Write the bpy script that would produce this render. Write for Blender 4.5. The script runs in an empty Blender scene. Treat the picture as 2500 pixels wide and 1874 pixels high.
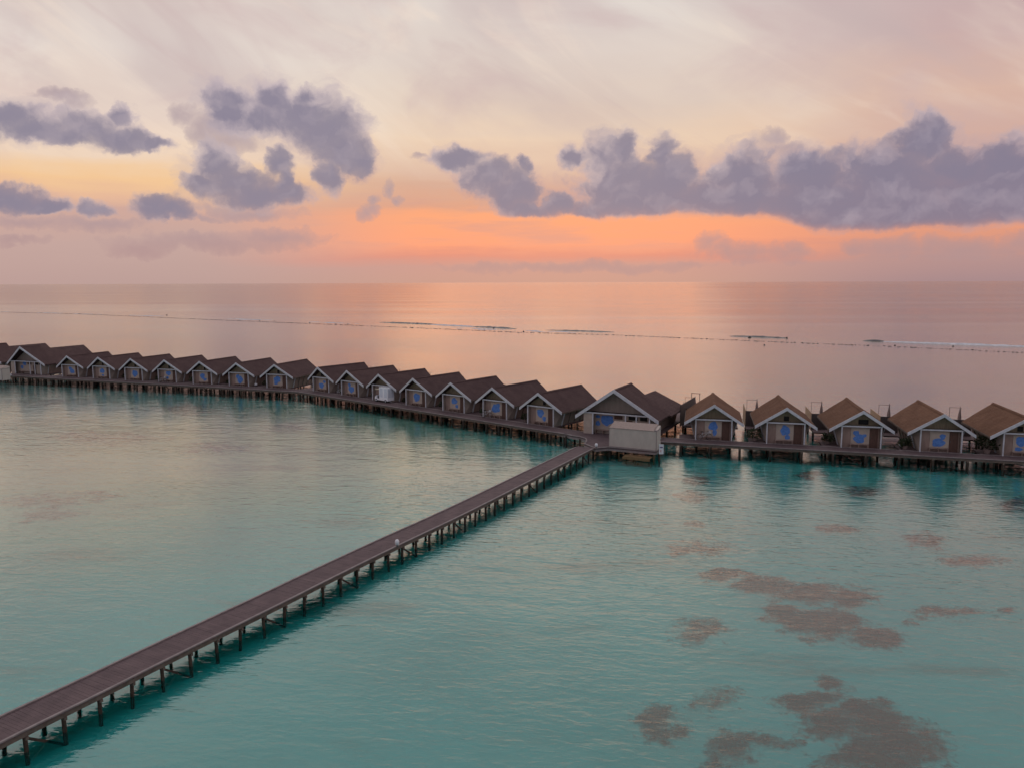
import bpy, math, random
from mathutils import Vector, Matrix
R = math.radians
random.seed(7)
S = bpy.context.scene

# ------------------------------------------------------------------ camera
DZ = 0.95                       # deck height above the water (water is z = 0)
CAMZ = 17.75                    # drone height
FPX, CX, CY = 1902.0, 1250.0, 937.0
PITCH, ROLL = R(7.41), 0.0033
cam = bpy.data.cameras.new('camera'); camo = bpy.data.objects.new('camera', cam)
S.collection.objects.link(camo); S.camera = camo
cam.sensor_fit = 'HORIZONTAL'; cam.sensor_width = 36.0; cam.lens = 36.0 * FPX / 2500.0
cam.clip_start = 0.5; cam.clip_end = 90000
Rv = Vector((1, 0, 0)); Uv = Vector((0, math.sin(PITCH), math.cos(PITCH))); Fv = Vector((0, math.cos(PITCH), -math.sin(PITCH)))
Xc = Rv * math.cos(ROLL) - Uv * math.sin(ROLL); Yc = Rv * math.sin(ROLL) + Uv * math.cos(ROLL)
camo.matrix_world = Matrix(((Xc.x, Yc.x, -Fv.x, 0), (Xc.y, Yc.y, -Fv.y, 0), (Xc.z, Yc.z, -Fv.z, CAMZ), (0, 0, 0, 1)))
S.view_settings.view_transform = 'Standard'; S.view_settings.look = 'None'
S.view_settings.exposure = 0.0; S.view_settings.gamma = 1.0
S.cycles.max_bounces = 8; S.cycles.transparent_max_bounces = 8
S.cycles.sample_clamp_indirect = 4.0

def ray(px, py):
    a0 = (px - CX) / FPX; b0 = -(py - CY) / FPX
    a = a0 * math.cos(ROLL) + b0 * math.sin(ROLL); b = -a0 * math.sin(ROLL) + b0 * math.cos(ROLL)
    return Vector((a, math.cos(PITCH) + b * math.sin(PITCH), -math.sin(PITCH) + b * math.cos(PITCH)))
def bp(px, py, z):             # where the line of sight meets the level z
    d = ray(px, py); t = (z - CAMZ) / d.z
    return Vector((d.x * t, d.y * t, z))

def lin(r, g, b):
    f = lambda c: (c / 255 / 12.92) if c / 255 <= 0.04045 else ((c / 255 + 0.055) / 1.055) ** 2.4
    return (f(r), f(g), f(b), 1.0)

# ------------------------------------------------------------------ node helper
class NT:
    def __init__(s, tree): s.t = tree
    def n(s, typ, **kw):
        nd = s.t.nodes.new(typ)
        for k, v in kw.items(): setattr(nd, k, v)
        return nd
    def put(s, sock, v):
        if isinstance(v, bpy.types.NodeSocket): s.t.links.new(v, sock)
        elif v is not None: sock.default_value = v
    def m(s, op, a, b=None, c=None, clamp=False):
        nd = s.n('ShaderNodeMath', operation=op, use_clamp=clamp)
        s.put(nd.inputs[0], a); s.put(nd.inputs[1], b); s.put(nd.inputs[2], c)
        return nd.outputs[0]
    def v(s, op, a, b=None, c=None, out=0):
        nd = s.n('ShaderNodeVectorMath', operation=op)
        s.put(nd.inputs[0], a); s.put(nd.inputs[1], b); s.put(nd.inputs[2], c)
        return nd.outputs[out]
    def noise(s, vec, scale, detail=2.0, rough=0.5, dist=0.0, out=0):
        nd = s.n('ShaderNodeTexNoise'); s.put(nd.inputs['Vector'], vec)
        nd.inputs['Scale'].default_value = scale; nd.inputs['Detail'].default_value = detail
        nd.inputs['Roughness'].default_value = rough; nd.inputs['Distortion'].default_value = dist
        return nd.outputs[out]
    def mix(s, f, a, b, typ='MIX'):
        nd = s.n('ShaderNodeMix', data_type='RGBA', blend_type=typ)
        s.put(nd.inputs[0], f); s.put(nd.inputs[6], a); s.put(nd.inputs[7], b)
        return nd.outputs[2]
    def sm(s, x, lo, hi, a=0.0, b=1.0):
        nd = s.n('ShaderNodeMapRange', interpolation_type='SMOOTHSTEP')
        s.put(nd.inputs[0], x)
        for i, q in enumerate((lo, hi, a, b)): s.put(nd.inputs[i + 1], q)
        return nd.outputs[0]
    def ramp(s, x, stops):
        nd = s.n('ShaderNodeValToRGB'); s.put(nd.inputs[0], x)
        e = nd.color_ramp.elements
        while len(e) > 1: e.remove(e[-1])
        e[0].position, e[0].color = stops[0]
        for p, c in stops[1:]:
            q = e.new(p); q.color = c
        return nd.outputs[0]
    def xyz(s, x, y, z=0.0):
        nd = s.n('ShaderNodeCombineXYZ'); s.put(nd.inputs[0], x); s.put(nd.inputs[1], y); s.put(nd.inputs[2], z)
        return nd.outputs[0]

# ------------------------------------------------------------------ world: dusk sky with clouds laid out by direction
SUN_AZ, SUN_EL = R(4.0), R(4.0)
W = bpy.data.worlds.new('World'); S.world = W; W.use_nodes = True
W.cycles.sampling_method = 'NONE'
t = W.node_tree; t.nodes.clear(); N = NT(t)
tc = N.n('ShaderNodeTexCoord').outputs['Generated']
sep = N.n('ShaderNodeSeparateXYZ'); N.put(sep.inputs[0], tc)
az = N.m('ARCTAN2', sep.outputs[0], sep.outputs[1]); el = N.m('ARCSINE', sep.outputs[2])
sph = N.xyz(az, el, 0.0)
# soft streaks, stretched along the horizon and slightly tilted
st1 = N.noise(N.v('MULTIPLY', N.v('ADD', sph, N.v('MULTIPLY', sph, (0, 0, 0))), (3.2, 26.0, 1)), 1.0, 5.0, 0.55)
tilt = N.n('ShaderNodeVectorRotate', rotation_type='Z_AXIS'); N.put(tilt.inputs['Vector'], sph); tilt.inputs['Angle'].default_value = R(24)
st2 = N.noise(N.v('MULTIPLY', tilt.outputs[0], (2.0, 6.5, 1)), 1.0, 5.0, 0.5, 0.5)
st3 = N.noise(N.v('MULTIPLY', sph, (9.0, 12.0, 1)), 1.0, 5.0, 0.6, 0.3)
def EL(py, px=1250): 
    d = ray(px, py); return math.atan2(d.z, math.hypot(d.x, d.y))
def AZ(px): return math.atan2(ray(px, 690).x, ray(px, 690).y)
EMAX = EL(-200)
def ramp_of(rows): return [(min(1, max(0, (EL(py) + 0.02) / (EMAX + 0.02))), lin(*c)) for py, c in sorted(rows, key=lambda r: -r[0])]
elw = N.m('ADD', el, N.m('MULTIPLY', N.m('SUBTRACT', st1, 0.5), 0.055))
elw = N.m('ADD', elw, N.m('MULTIPLY', N.m('SUBTRACT', st3, 0.5), 0.02))
keep = N.sm(el, 0.0, 0.045)
elw = N.m('ADD', N.m('MULTIPLY', elw, keep), N.m('MULTIPLY', el, N.m('SUBTRACT', 1.0, keep)))
ex = N.m('DIVIDE', N.m('ADD', elw, 0.02), EMAX + 0.02, clamp=True)
Lr = N.ramp(ex, ramp_of([(-200, (220, 216, 212)), (0, (226, 212, 203)), (180, (233, 222, 213)), (330, (236, 215, 200)), (395, (239, 212, 188)), (430, (242, 204, 164)), (456, (243, 199, 152)), (495, (230, 184, 154)), (530, (207, 168, 156)), (600, (196, 165, 158)), (690, (188, 158, 152))]))
Cr = N.ramp(ex, ramp_of([(-200, (216, 211, 208)), (0, (224, 214, 207)), (120, (226, 212, 202)), (260, (226, 206, 190)), (340, (236, 208, 182)), (420, (224, 190, 168)), (465, (216, 172, 150)), (505, (224, 164, 136)), (535, (252, 168, 124)), (596, (255, 164, 124)), (626, (226, 148, 128)), (650, (203, 155, 144)), (690, (200, 156, 142))]))
Rr = N.ramp(ex, ramp_of([(-200, (192, 176, 178)), (0, (194, 174, 175)), (150, (200, 172, 170)), (290, (216, 180, 164)), (420, (205, 165, 155)), (560, (232, 156, 124)), (605, (214, 150, 130)), (645, (182, 145, 142)), (690, (168, 138, 140))]))
pk = N.m('MULTIPLY', N.sm(st1, 0.45, 0.62), N.m('MULTIPLY', N.sm(el, 0.025, 0.05), N.sm(el, 0.16, 0.09)))
Cr = N.mix(N.m('MULTIPLY', pk, 0.5), Cr, lin(206, 154, 146))
wl = N.sm(az, AZ(1080), AZ(420)); wr = N.sm(az, AZ(1600), AZ(2350))
base = N.mix(wr, N.mix(wl, Cr, Lr), Rr)
# thin grey-mauve veil and brighter streaks high up
hi = N.sm(el, 0.13, 0.22)
veil = N.m('MULTIPLY', N.sm(st2, 0.42, 0.66), hi)
base = N.mix(N.m('MULTIPLY', veil, 0.6), base, lin(194, 174, 174))
tilt2 = N.n('ShaderNodeVectorRotate', rotation_type='Z_AXIS'); N.put(tilt2.inputs['Vector'], sph); tilt2.inputs['Angle'].default_value = R(31)
wisp = N.noise(N.v('MULTIPLY', tilt2.outputs[0], (2.6, 10.5, 1)), 1.0, 6.0, 0.55, 1.0)
wm = N.m('MULTIPLY', N.sm(el, 0.10, 0.17), 0.36)
base = N.mix(N.m('MULTIPLY', N.sm(wisp, 0.52, 0.68), wm), base, lin(198, 172, 172))
base = N.mix(N.m('MULTIPLY', N.sm(wisp, 0.46, 0.32), wm), base, lin(246, 226, 208))
lite = N.m('MULTIPLY', N.m('MULTIPLY', N.sm(st2, 0.46, 0.30), hi), 0.65)
base = N.mix(lite, base, lin(240, 226, 210))

mott = N.noise(N.v('MULTIPLY', sph, (4.5, 9.0, 1)), 1.0, 5.0, 0.55, 0.6)
base = N.mix(N.m('MULTIPLY', N.sm(mott, 0.47, 0.66), N.m('MULTIPLY', N.sm(el, 0.14, 0.22), 0.42)), base, lin(203, 178, 178))
def ell(cx, cy, rx, ry): # ellipse of the photograph -> direction ellipse
    d = ray(cx, cy); h = math.hypot(d.x, d.y)
    a, e = math.atan2(d.x, d.y), math.atan2(d.z, h)
    return a, e, rx / FPX * math.cos(a) ** 2 / max(0.75, math.cos(a)), ry / FPX * math.cos(a)
def L5(l): return [(x * .5651, y * .5651 + 100, a * .5651, b * .5651) for x, y, a, b in l]
def R6(l): return [(x * .5651 + 1250, y * .5651 + 100, a * .5651, b * .5651) for x, y, a, b in l]
dense = L5([(20, 325, 130, 62), (150, 395, 130, 48), (380, 370, 125, 70), (490, 415, 130, 42), (525, 315, 48, 48), (640, 445, 95, 22), (270, 410, 130, 40),
            (1000, 245, 110, 55), (1190, 235, 110, 66), (1330, 300, 160, 88), (1430, 390, 135, 100), (1480, 480, 115, 80), (1420, 580, 48, 75), (1120, 300, 150, 52), (1340, 222, 62, 40), (1205, 195, 60, 40), (1560, 510, 50, 40),
            (930, 545, 95, 85), (880, 625, 105, 50), (1020, 620, 180, 75), (1140, 655, 180, 55), (1250, 660, 80, 42), (1225, 600, 40, 65), (1190, 510, 62, 48),
            (690, 725, 85, 52), (760, 750, 75, 36), (40, 690, 110, 50), (170, 715, 115, 30), (405, 725, 48, 36),
            (1985, 510, 130, 40), (2020, 490, 52, 30), (2120, 590, 115, 72), (2190, 680, 80, 72)])
dense += [(1800, 470, 190, 58), (2000, 480, 200, 75), (2200, 470, 230, 88), (2420, 470, 180, 88), (1570, 470, 150, 62), (1250, 470, 60, 40), (620, 280, 80, 40), (560, 265, 60, 30)]
dense += R6([(30, 640, 90, 85), (60, 725, 110, 40), (190, 705, 80, 52), (50, 525, 26, 36), (270, 490, 58, 50), (380, 500, 85, 80), (460, 490, 56, 75), (430, 600, 120, 110),
             (340, 730, 120, 40), (500, 705, 230, 58), (650, 500, 58, 85), (700, 600, 110, 110), (640, 705, 210, 55), (1000, 560, 170, 90), (1000, 660, 260, 95),
             (1300, 600, 210, 110), (1600, 620, 310, 140), (1750, 430, 125, 90), (1830, 400, 62, 72), (1700, 725, 430, 92), (1950, 560, 160, 90), (2100, 545, 135, 115), (2200, 680, 220, 125), (1450, 735, 300, 75), (2230, 560, 120, 100)])
faint = L5([(940, 370, 90, 60), (1000, 420, 120, 60), (1080, 742, 190, 30), (880, 775, 60, 15), (100, 790, 170, 30), (420, 805, 150, 32), (1200, 850, 240, 38), (900, 880, 360, 36), (600, 900, 130, 28),
            (1700, 640, 24, 48), (1740, 700, 34, 30), (1610, 745, 50, 32), (1630, 690, 40, 24), (1800, 488, 34, 16), (860, 400, 60, 60), (250, 240, 120, 25), (780, 320, 60, 50), (60, 860, 120, 20)])
faint += R6([(1120, 420, 42, 36), (1180, 462, 70, 26), (860, 885, 58, 50), (930, 915, 60, 40), (1050, 915, 210, 45), (1200, 910, 100, 42), (1500, 890, 58, 45), (1650, 890, 140, 48), (1830, 885, 70, 45),
             (1950, 900, 120, 50), (300, 975, 500, 26), (2180, 880, 90, 50), (1250, 500, 70, 45), (1420, 515, 90, 45)])
wn = N.noise(sph, 17.0, 3.0, 0.5, out=1)
warp = N.v('MULTIPLY', N.v('SUBTRACT', wn, (0.5, 0.5, 0.5)), (0.050, 0.034, 0))
wn2 = N.noise(sph, 70.0, 4.0, 0.6, out=1)
warp2 = N.v('MULTIPLY', N.v('SUBTRACT', wn2, (0.5, 0.5, 0.5)), (0.020, 0.016, 0))
sw = N.v('ADD', N.v('ADD', sph, warp), warp2)
def field(lst):
    cur = None
    for q in lst:
        a, e, ra, re = ell(*q)
        f = N.v('LENGTH', N.v('MULTIPLY_ADD', sw, (1 / ra, 1 / re, 0), (-a / ra, -e / re, 0)), out=1)
        cur = f if cur is None else N.m('SMOOTH_MIN', cur, f, 0.35)
    return N.m('SUBTRACT', 1.0, cur)
cn = N.noise(sw, 24.0, 7.0, 0.57)
cn2 = N.noise(sph, 11.0, 4.0, 0.55)
up = N.v('ADD', sw, (-0.004, 0.011, 0))
relief = N.m('SUBTRACT', N.noise(sw, 22.0, 3.0, 0.5), N.noise(up, 22.0, 3.0, 0.5))
billow = N.m('MULTIPLY', N.m('SUBTRACT', cn, 0.5), N.sm(el, 0.07, 0.125, 0.7, 1.7))
fd = N.m('ADD', N.m('ADD', field(dense), 0.10), billow)
elb = N.sm(az, AZ(1890), AZ(1990), EL(524), EL(557))          # the long bank has a flat base
fd = N.m('SUBTRACT', fd, N.m('MULTIPLY', N.m('MULTIPLY', N.m('MAXIMUM', N.m('SUBTRACT', N.m('ADD', elb, N.m('MULTIPLY', N.m('SUBTRACT', cn2, 0.5), 0.008)), el), 0.0), 45.0), N.sm(az, AZ(1080), AZ(1200))))
ff = N.m('ADD', field(faint), N.m('MULTIPLY', N.m('SUBTRACT', cn, 0.5), 1.6))
soft = lambda d, o, k: N.m('SUBTRACT', 1.0, N.m('EXPONENT', N.m('MULTIPLY', N.m('MAXIMUM', N.m('ADD', d, o), 0.0), -k)))
halo = N.noise(N.v('MULTIPLY', sw, (16.0, 34.0, 1)), 1.0, 6.0, 0.62, 0.8)
hd = N.m('ADD', fd, N.m('MULTIPLY', N.m('SUBTRACT', halo, 0.5), 1.7))
md = N.m('MAXIMUM', soft(fd, 0.20, 4.2), N.m('MULTIPLY', soft(hd, 0.42, 1.6), 0.62)); mf = N.m('MULTIPLY', soft(ff, 0.2, 1.8), 0.85)
lowcol = N.mix(N.sm(el, 0.03, 0.10), lin(178, 146, 146), lin(170, 152, 160))
ccore = N.mix(N.sm(az, 0.1, 0.45), lin(138, 131, 150), lin(130, 124, 145))
clite = N.mix(N.sm(az, 0.1, 0.45), lin(192, 177, 184), lin(182, 170, 182))
thick = N.m('ADD', fd, N.m('MULTIPLY', N.m('SUBTRACT', cn2, 0.5), 2.1))
thick = N.m('ADD', thick, N.m('MULTIPLY', N.m('SUBTRACT', 0.13, el), 3.0))
lightness = N.m('ADD', N.sm(thick, 0.55, -0.45), N.m('MULTIPLY', relief, 1.7), clamp=True)
ccol = N.mix(lightness, ccore, clite)
warm = N.m('MULTIPLY', N.m('MULTIPLY', N.sm(fd, 0.25, -0.1), N.sm(el, 0.20, 0.09)), N.m('MULTIPLY', N.sm(az, -0.35, -0.1), N.sm(az, 0.5, 0.2)))
ccol = N.mix(N.m('MULTIPLY', warm, 0.5), ccol, lin(224, 164, 140))
col = N.mix(mf, base, lowcol)
col = N.mix(N.m('MULTIPLY', md, 0.96), col, ccol)
# above and behind the frame
zen = N.mix(N.sm(el, EL(100), 0.95), col, (0.92, 0.90, 0.93, 1))
back = N.mix(N.sm(el, 0.0, 0.9), (0.40, 0.375, 0.43, 1), (0.50, 0.49, 0.55, 1))
col = N.mix(N.sm(sep.outputs[1], 0.25, -0.35), zen, back)
sky = N.n('ShaderNodeTexSky'); sky.sky_type = 'NISHITA'; sky.sun_disc = False
sky.sun_elevation = SUN_EL; sky.sun_rotation = SUN_AZ
b1 = N.n('ShaderNodeBackground'); N.put(b1.inputs[0], sky.outputs[0]); b1.inputs[1].default_value = 0.0
b2 = N.n('ShaderNodeBackground'); N.put(b2.inputs[0], col); b2.inputs[1].default_value = 1.0
ad = N.n('ShaderNodeAddShader'); N.put(ad.inputs[0], b1.outputs[0]); N.put(ad.inputs[1], b2.outputs[0])
wo = N.n('ShaderNodeOutputWorld'); N.put(wo.inputs[0], ad.outputs[0])
b1.inputs[1].default_value = 0.0012

# ------------------------------------------------------------------ sun: already behind the cloud bank, a weak broad warm glow
sl = bpy.data.lights.new('sun', 'SUN'); so = bpy.data.objects.new('sun', sl); S.collection.objects.link(so)
sl.energy = 0.035; sl.angle = R(26); sl.color = (1.0, 0.62, 0.38)
sd = Vector((math.sin(SUN_AZ) * math.cos(SUN_EL + R(6)), math.cos(SUN_AZ) * math.cos(SUN_EL + R(6)), math.sin(SUN_EL + R(6))))
so.rotation_euler = sd.to_track_quat('Z', 'Y').to_euler(); so.location = (0, 200, 60)

# ------------------------------------------------------------------ materials
M = {}
def mat(name):
    m = bpy.data.materials.new(name); m.use_nodes = True; m.node_tree.nodes.clear(); M[name] = m
    n = NT(m.node_tree); o = n.n('ShaderNodeOutputMaterial')
    return n, o
def obj_random(n): return n.n('ShaderNodeObjectInfo').outputs['Random']
def simple(name, c1, c2, scale=6.0, stretch=(1, 1, 1), rough=0.8, detail=4.0, bump=0.0, rnd=0.0, island=0.0, spec=0.3):
    n, o = mat(name)
    co = n.n('ShaderNodeTexCoord').outputs['Object']
    co2 = n.v('ADD', co, n.v('MULTIPLY', n.xyz(obj_random(n), obj_random(n), 0), (37, 17, 0)))
    f = n.noise(n.v('MULTIPLY', co2, stretch), scale, detail, 0.6)
    f = n.sm(f, 0.3, 0.7)
    c = n.mix(f, c1, c2)
    if rnd: c = n.mix(n.m('MULTIPLY', obj_random(n), rnd), c, (c1[0] * .45, c1[1] * .45, c1[2] * .45, 1))
    if island:
        isl = n.n('ShaderNodeNewGeometry').outputs['Random Per Island']
        c = n.mix(n.m('MULTIPLY', isl, island), c, (c1[0] * .35, c1[1] * .35, c1[2] * .38, 1))
    p = n.n('ShaderNodeBsdfPrincipled'); n.put(p.inputs['Base Color'], c); p.inputs['Roughness'].default_value = rough
    p.inputs['Specular IOR Level'].default_value = spec
    if bump:
        b = n.n('ShaderNodeBump'); n.put(b.inputs['Height'], f); b.inputs['Distance'].default_value = bump; n.put(p.inputs['Normal'], b.outputs[0])
    n.put(o.inputs[0], p.outputs[0])
    return n, p
simple('white_paint', (.43, .43, .465, 1), (.53, .53, .57, 1), 3.0, rough=.6)
simple('wall_taupe', (.26, .21, .185, 1), (.32, .26, .225, 1), 2.0, (1, 1, .3))
simple('wall_brown', (.235, .165, .14, 1), (.29, .205, .175, 1), 3.0, (1, 1, .3))
simple('gable_wood', (.22, .178, .122, 1), (.30, .24, .165, 1), 4.0, (3, 1, .3))
simple('art_panel', (.35, .285, .245, 1), (.41, .335, .285, 1), 2.0)
simple('blue_paint', (.06, .155, .42, 1), (.10, .22, .53, 1), 5.0, rough=.6)
simple('dark_wood', (.045, .032, .03, 1), (.075, .05, .045, 1), 4.0, (4, 4, .4))
simple('door_wood', (.075, .042, .034, 1), (.115, .062, .048, 1), 4.0, (5, 5, .4))
simple('black_hole', (.012, .011, .011, 1), (.02, .018, .017, 1), 2.0)
simple('deck_wood', (.090, .060, .065, 1), (.125, .084, .088, 1), 1.2, (1, 1, 1), .75, island=.16, bump=.004)
simple('edge_wood', (.19, .155, .155, 1), (.26, .215, .21, 1), 2.0, (1, 1, 1), .7)
simple('pile_wood', (.038, .026, .020, 1), (.075, .05, .036, 1), 5.0, (2, 2, .6), .8, rnd=.4)
simple('pale_pile', (.13, .08, .038, 1), (.19, .12, .06, 1), 4.0, (2, 2, .6), .8)
simple('beam_wood', (.10, .075, .062, 1), (.16, .12, .10, 1), 3.0)
simple('shed_wall', (.40, .345, .31, 1), (.46, .395, .355, 1), 1.5, (1, 1, .4))
simple('shed_roof', (.24, .185, .165, 1), (.36, .28, .25, 1), 9.0, (1, 1, 1), .9, bump=.02)
simple('screen_tan', (.30, .20, .135, 1), (.38, .26, .17, 1), 5.0, (4, 4, .3))
simple('screen_dark', (.07, .056, .054, 1), (.10, .08, .075, 1), 5.0, (4, 4, .3))
simple('foliage', (.014, .024, .010, 1), (.045, .060, .022, 1), 3.0, rough=.6, island=.3)
simple('lamp_white', (.55, .55, .58, 1), (.65, .65, .68, 1), 2.0, rough=.4)
simple('cart_white', (.72, .73, .78, 1), (.80, .81, .85, 1), 2.0, rough=.35)
simple('cart_canvas', (.50, .54, .62, 1), (.62, .65, .74, 1), 2.0, (3, 3, .5), rough=.5)
simple('rubber', (.015, .015, .016, 1), (.025, .024, .025, 1), 4.0)
simple('cream', (.70, .62, .46, 1), (.76, .68, .52, 1), 3.0)
simple('metal_dark', (.05, .05, .055, 1), (.08, .08, .085, 1), 5.0, rough=.5)
simple('bike_paint', (.42, .42, .44, 1), (.5, .5, .52, 1), 5.0, rough=.4)
simple('fabric', (.22, .16, .15, 1), (.30, .22, .20, 1), 6.0)
simple('purple', (.10, .06, .16, 1), (.14, .08, .2, 1), 4.0)
simple('red', (.45, .12, .12, 1), (.5, .15, .15, 1), 4.0)
simple('foam', (.42, .40, .43, 1), (.62, .60, .63, 1), 1.0, rough=.9)
simple('rock', (.04, .03, .028, 1), (.08, .06, .055, 1), 2.0, bump=.05)
n, o = mat('coral')
geo = n.n('ShaderNodeNewGeometry').outputs['Position']
cov = n.n('ShaderNodeAttribute', attribute_name='cover').outputs['Fac']
f1 = n.noise(n.v('MULTIPLY', geo, (.75, .9, 0)), 1.0, 5.0, .62); f2 = n.noise(n.v('MULTIPLY', geo, (3.4, 3.8, 0)), 1.0, 3.0, .6)
al = n.sm(n.m('ADD', cov, n.m('ADD', n.m('MULTIPLY', n.m('SUBTRACT', f1, .5), 2.6), n.m('MULTIPLY', n.m('SUBTRACT', f2, .5), 1.8))), .05, 1.05, 0, .95)
c = n.mix(n.sm(f2, .35, .65), (.026, .013, .008, 1), (.13, .068, .042, 1))
c = n.mix(n.m('MULTIPLY', n.sm(f1, .55, .72), .5), c, (.16, .11, .07, 1))
d1 = n.n('ShaderNodeBsdfDiffuse'); n.put(d1.inputs[0], c); t1 = n.n('ShaderNodeBsdfTransparent')
mx = n.n('ShaderNodeMixShader'); n.put(mx.inputs[0], al); n.put(mx.inputs[1], t1.outputs[0]); n.put(mx.inputs[2], d1.outputs[0]); n.put(o.inputs[0], mx.outputs[0])
simple('swell_water', (.05, .042, .045, 1), (.08, .066, .068, 1), .4, rough=.25, spec=.5)

def thatch(name, c1, c2):
    n, o = mat(name)
    co = n.n('ShaderNodeTexCoord').outputs['Object']
    sp = n.n('ShaderNodeSeparateXYZ'); n.put(sp.inputs[0], co)
    rnd = obj_random(n)
    shift = n.v('ADD', co, n.v('MULTIPLY', n.xyz(rnd, rnd, 0), (41, 23, 0)))
    # courses follow the slope: rows every 0.16 m of drop, slightly ragged
    rag = n.noise(n.v('MULTIPLY', shift, (6, 6, 1)), 1.0, 3.0)
    row = n.m('FRACT', n.m('ADD', n.m('MULTIPLY', sp.outputs[2], 5.5), n.m('MULTIPLY', rag, 0.6)))
    big = n.sm(n.noise(shift, 0.7, 4.0, 0.65), 0.32, 0.68)
    fine = n.sm(n.noise(n.v('MULTIPLY', shift, (3, 9, 2)), 2.2, 4.0, 0.7), 0.3, 0.7)
    c = n.mix(big, c1, c2)
    c = n.mix(n.m('MULTIPLY', fine, 0.45), c, (c1[0] * .5, c1[1] * .5, c1[2] * .5, 1))
    c = n.mix(n.m('MULTIPLY', n.sm(row, 0.8, 1.0), 0.35), c, (c1[0] * .4, c1[1] * .4, c1[2] * .4, 1))
    c = n.mix(n.m('MULTIPLY', rnd, 0.25), c, (c1[0] * .6, c1[1] * .6, c1[2] * .65, 1))
    p = n.n('ShaderNodeBsdfPrincipled'); n.put(p.inputs['Base Color'], c); p.inputs['Roughness'].default_value = .95
    p.inputs['Specular IOR Level'].default_value = .15
    b = n.n('ShaderNodeBump'); n.put(b.inputs['Height'], n.m('ADD', fine, row)); b.inputs['Distance'].default_value = .03
    n.put(p.inputs['Normal'], b.outputs[0]); n.put(o.inputs[0], p.outputs[0])
thatch('thatch_dark', (.092, .056, .056, 1), (.125, .078, .074, 1))
thatch('thatch_brown', (.165, .086, .056, 1), (.235, .125, .082, 1))

# seabed: pale sand, a few sea-grass stains, dropping away beyond the reef
n, o = mat('sand')
geo = n.n('ShaderNodeNewGeometry').outputs['Position']
sp = n.n('ShaderNodeSeparateXYZ'); n.put(sp.inputs[0], geo)
big = n.sm(n.noise(n.v('MULTIPLY', geo, (.03, .05, 0)), 1.0, 4.0, .55), .40, .72)
grass = n.sm(n.noise(n.v('MULTIPLY', geo, (.05, .16, 0)), 1.0, 5.0, .6), .56, .72)
c = n.mix(big, (.80, .78, .70, 1), (.66, .64, .56, 1))
c = n.mix(n.m('MULTIPLY', grass, .55), c, (.20, .14, .10, 1))
flat = n.m('ADD', n.m('ADD', n.m('MULTIPLY', sp.outputs[0], .52), sp.outputs[1]), n.m('MULTIPLY', n.m('SUBTRACT', n.noise(n.v('MULTIPLY', geo, (.04, .04, 0)), 1.0, 4.0, .6), .5), 40.0))
c = n.mix(n.m('MULTIPLY', n.sm(flat, 108, 135), .8), c, (.20, .15, .11, 1))   # coral flat between the villas and the reef edge
deep = n.sm(n.m('ADD', n.m('MULTIPLY', sp.outputs[0], .66), n.m('MULTIPLY', sp.outputs[1], 1.0)), 300, 345)
c = n.mix(deep, c, (.05, .07, .09, 1))
p = n.n('ShaderNodeBsdfDiffuse'); n.put(p.inputs[0], c); n.put(o.inputs[0], p.outputs[0])

# water surface: what is below shows through tinted, what is above reflects
n, o = mat('water')
geo = n.n('ShaderNodeNewGeometry').outputs['Position']
sp = n.n('ShaderNodeSeparateXYZ'); n.put(sp.inputs[0], geo)
rot = n.n('ShaderNodeVectorRotate', rotation_type='Z_AXIS'); n.put(rot.inputs['Vector'], geo); rot.inputs['Angle'].default_value = R(9)
g = rot.outputs[0]
gust = n.sm(n.noise(n.v('MULTIPLY', geo, (.012, .03, 0)), 1.0, 3.0, .55), .34, .68, .55, 1.3)
w1 = n.noise(n.v('MULTIPLY', g, (.30, .62, 0)), 1.0, 2.0, .5, .6)
w2 = n.noise(n.v('MULTIPLY', g, (1.15, 2.7, 0)), 1.0, 3.0, .55, .5)
w3 = n.noise(n.v('MULTIPLY', geo, (2.6, 4.6, 0)), 1.0, 2.0, .5)
h = n.m('ADD', n.m('ADD', n.m('MULTIPLY', w1, .13), n.m('MULTIPLY', w2, .075)), n.m('MULTIPLY', w3, .022))
bmp = n.n('ShaderNodeBump'); n.put(bmp.inputs['Height'], n.m('MULTIPLY', h, gust)); bmp.inputs['Distance'].default_value = 1.0; bmp.inputs['Strength'].default_value = .58
fr = n.n('ShaderNodeFresnel'); fr.inputs['IOR'].default_value = 1.5; n.put(fr.inputs['Normal'], bmp.outputs[0])
dist = n.m('ADD', n.m('MULTIPLY', sp.outputs[0], .66), sp.outputs[1])
gl = n.n('ShaderNodeBsdfGlossy'); gl.inputs['Color'].default_value = (.855, .81, .765, 1); n.put(gl.inputs['Normal'], bmp.outputs[0])
streak = n.noise(n.v('MULTIPLY', geo, (.0006, .012, 0)), 1.0, 3.0, .6)
rg = n.m('ADD', n.m('ADD', n.sm(dist, 92, 220, .06, .155), n.sm(dist, 330, 620, 0, -.05)), n.m('MULTIPLY', n.m('SUBTRACT', streak, .5), n.sm(dist, 200, 500, 0, .28)))
n.put(gl.inputs['Roughness'], n.m('MAXIMUM', rg, .03))
tr = n.n('ShaderNodeBsdfTransparent'); 
tint = n.mix(n.sm(dist, 300, 345), (.11, .705, .745, 1), (.10, .30, .36, 1))
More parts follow.
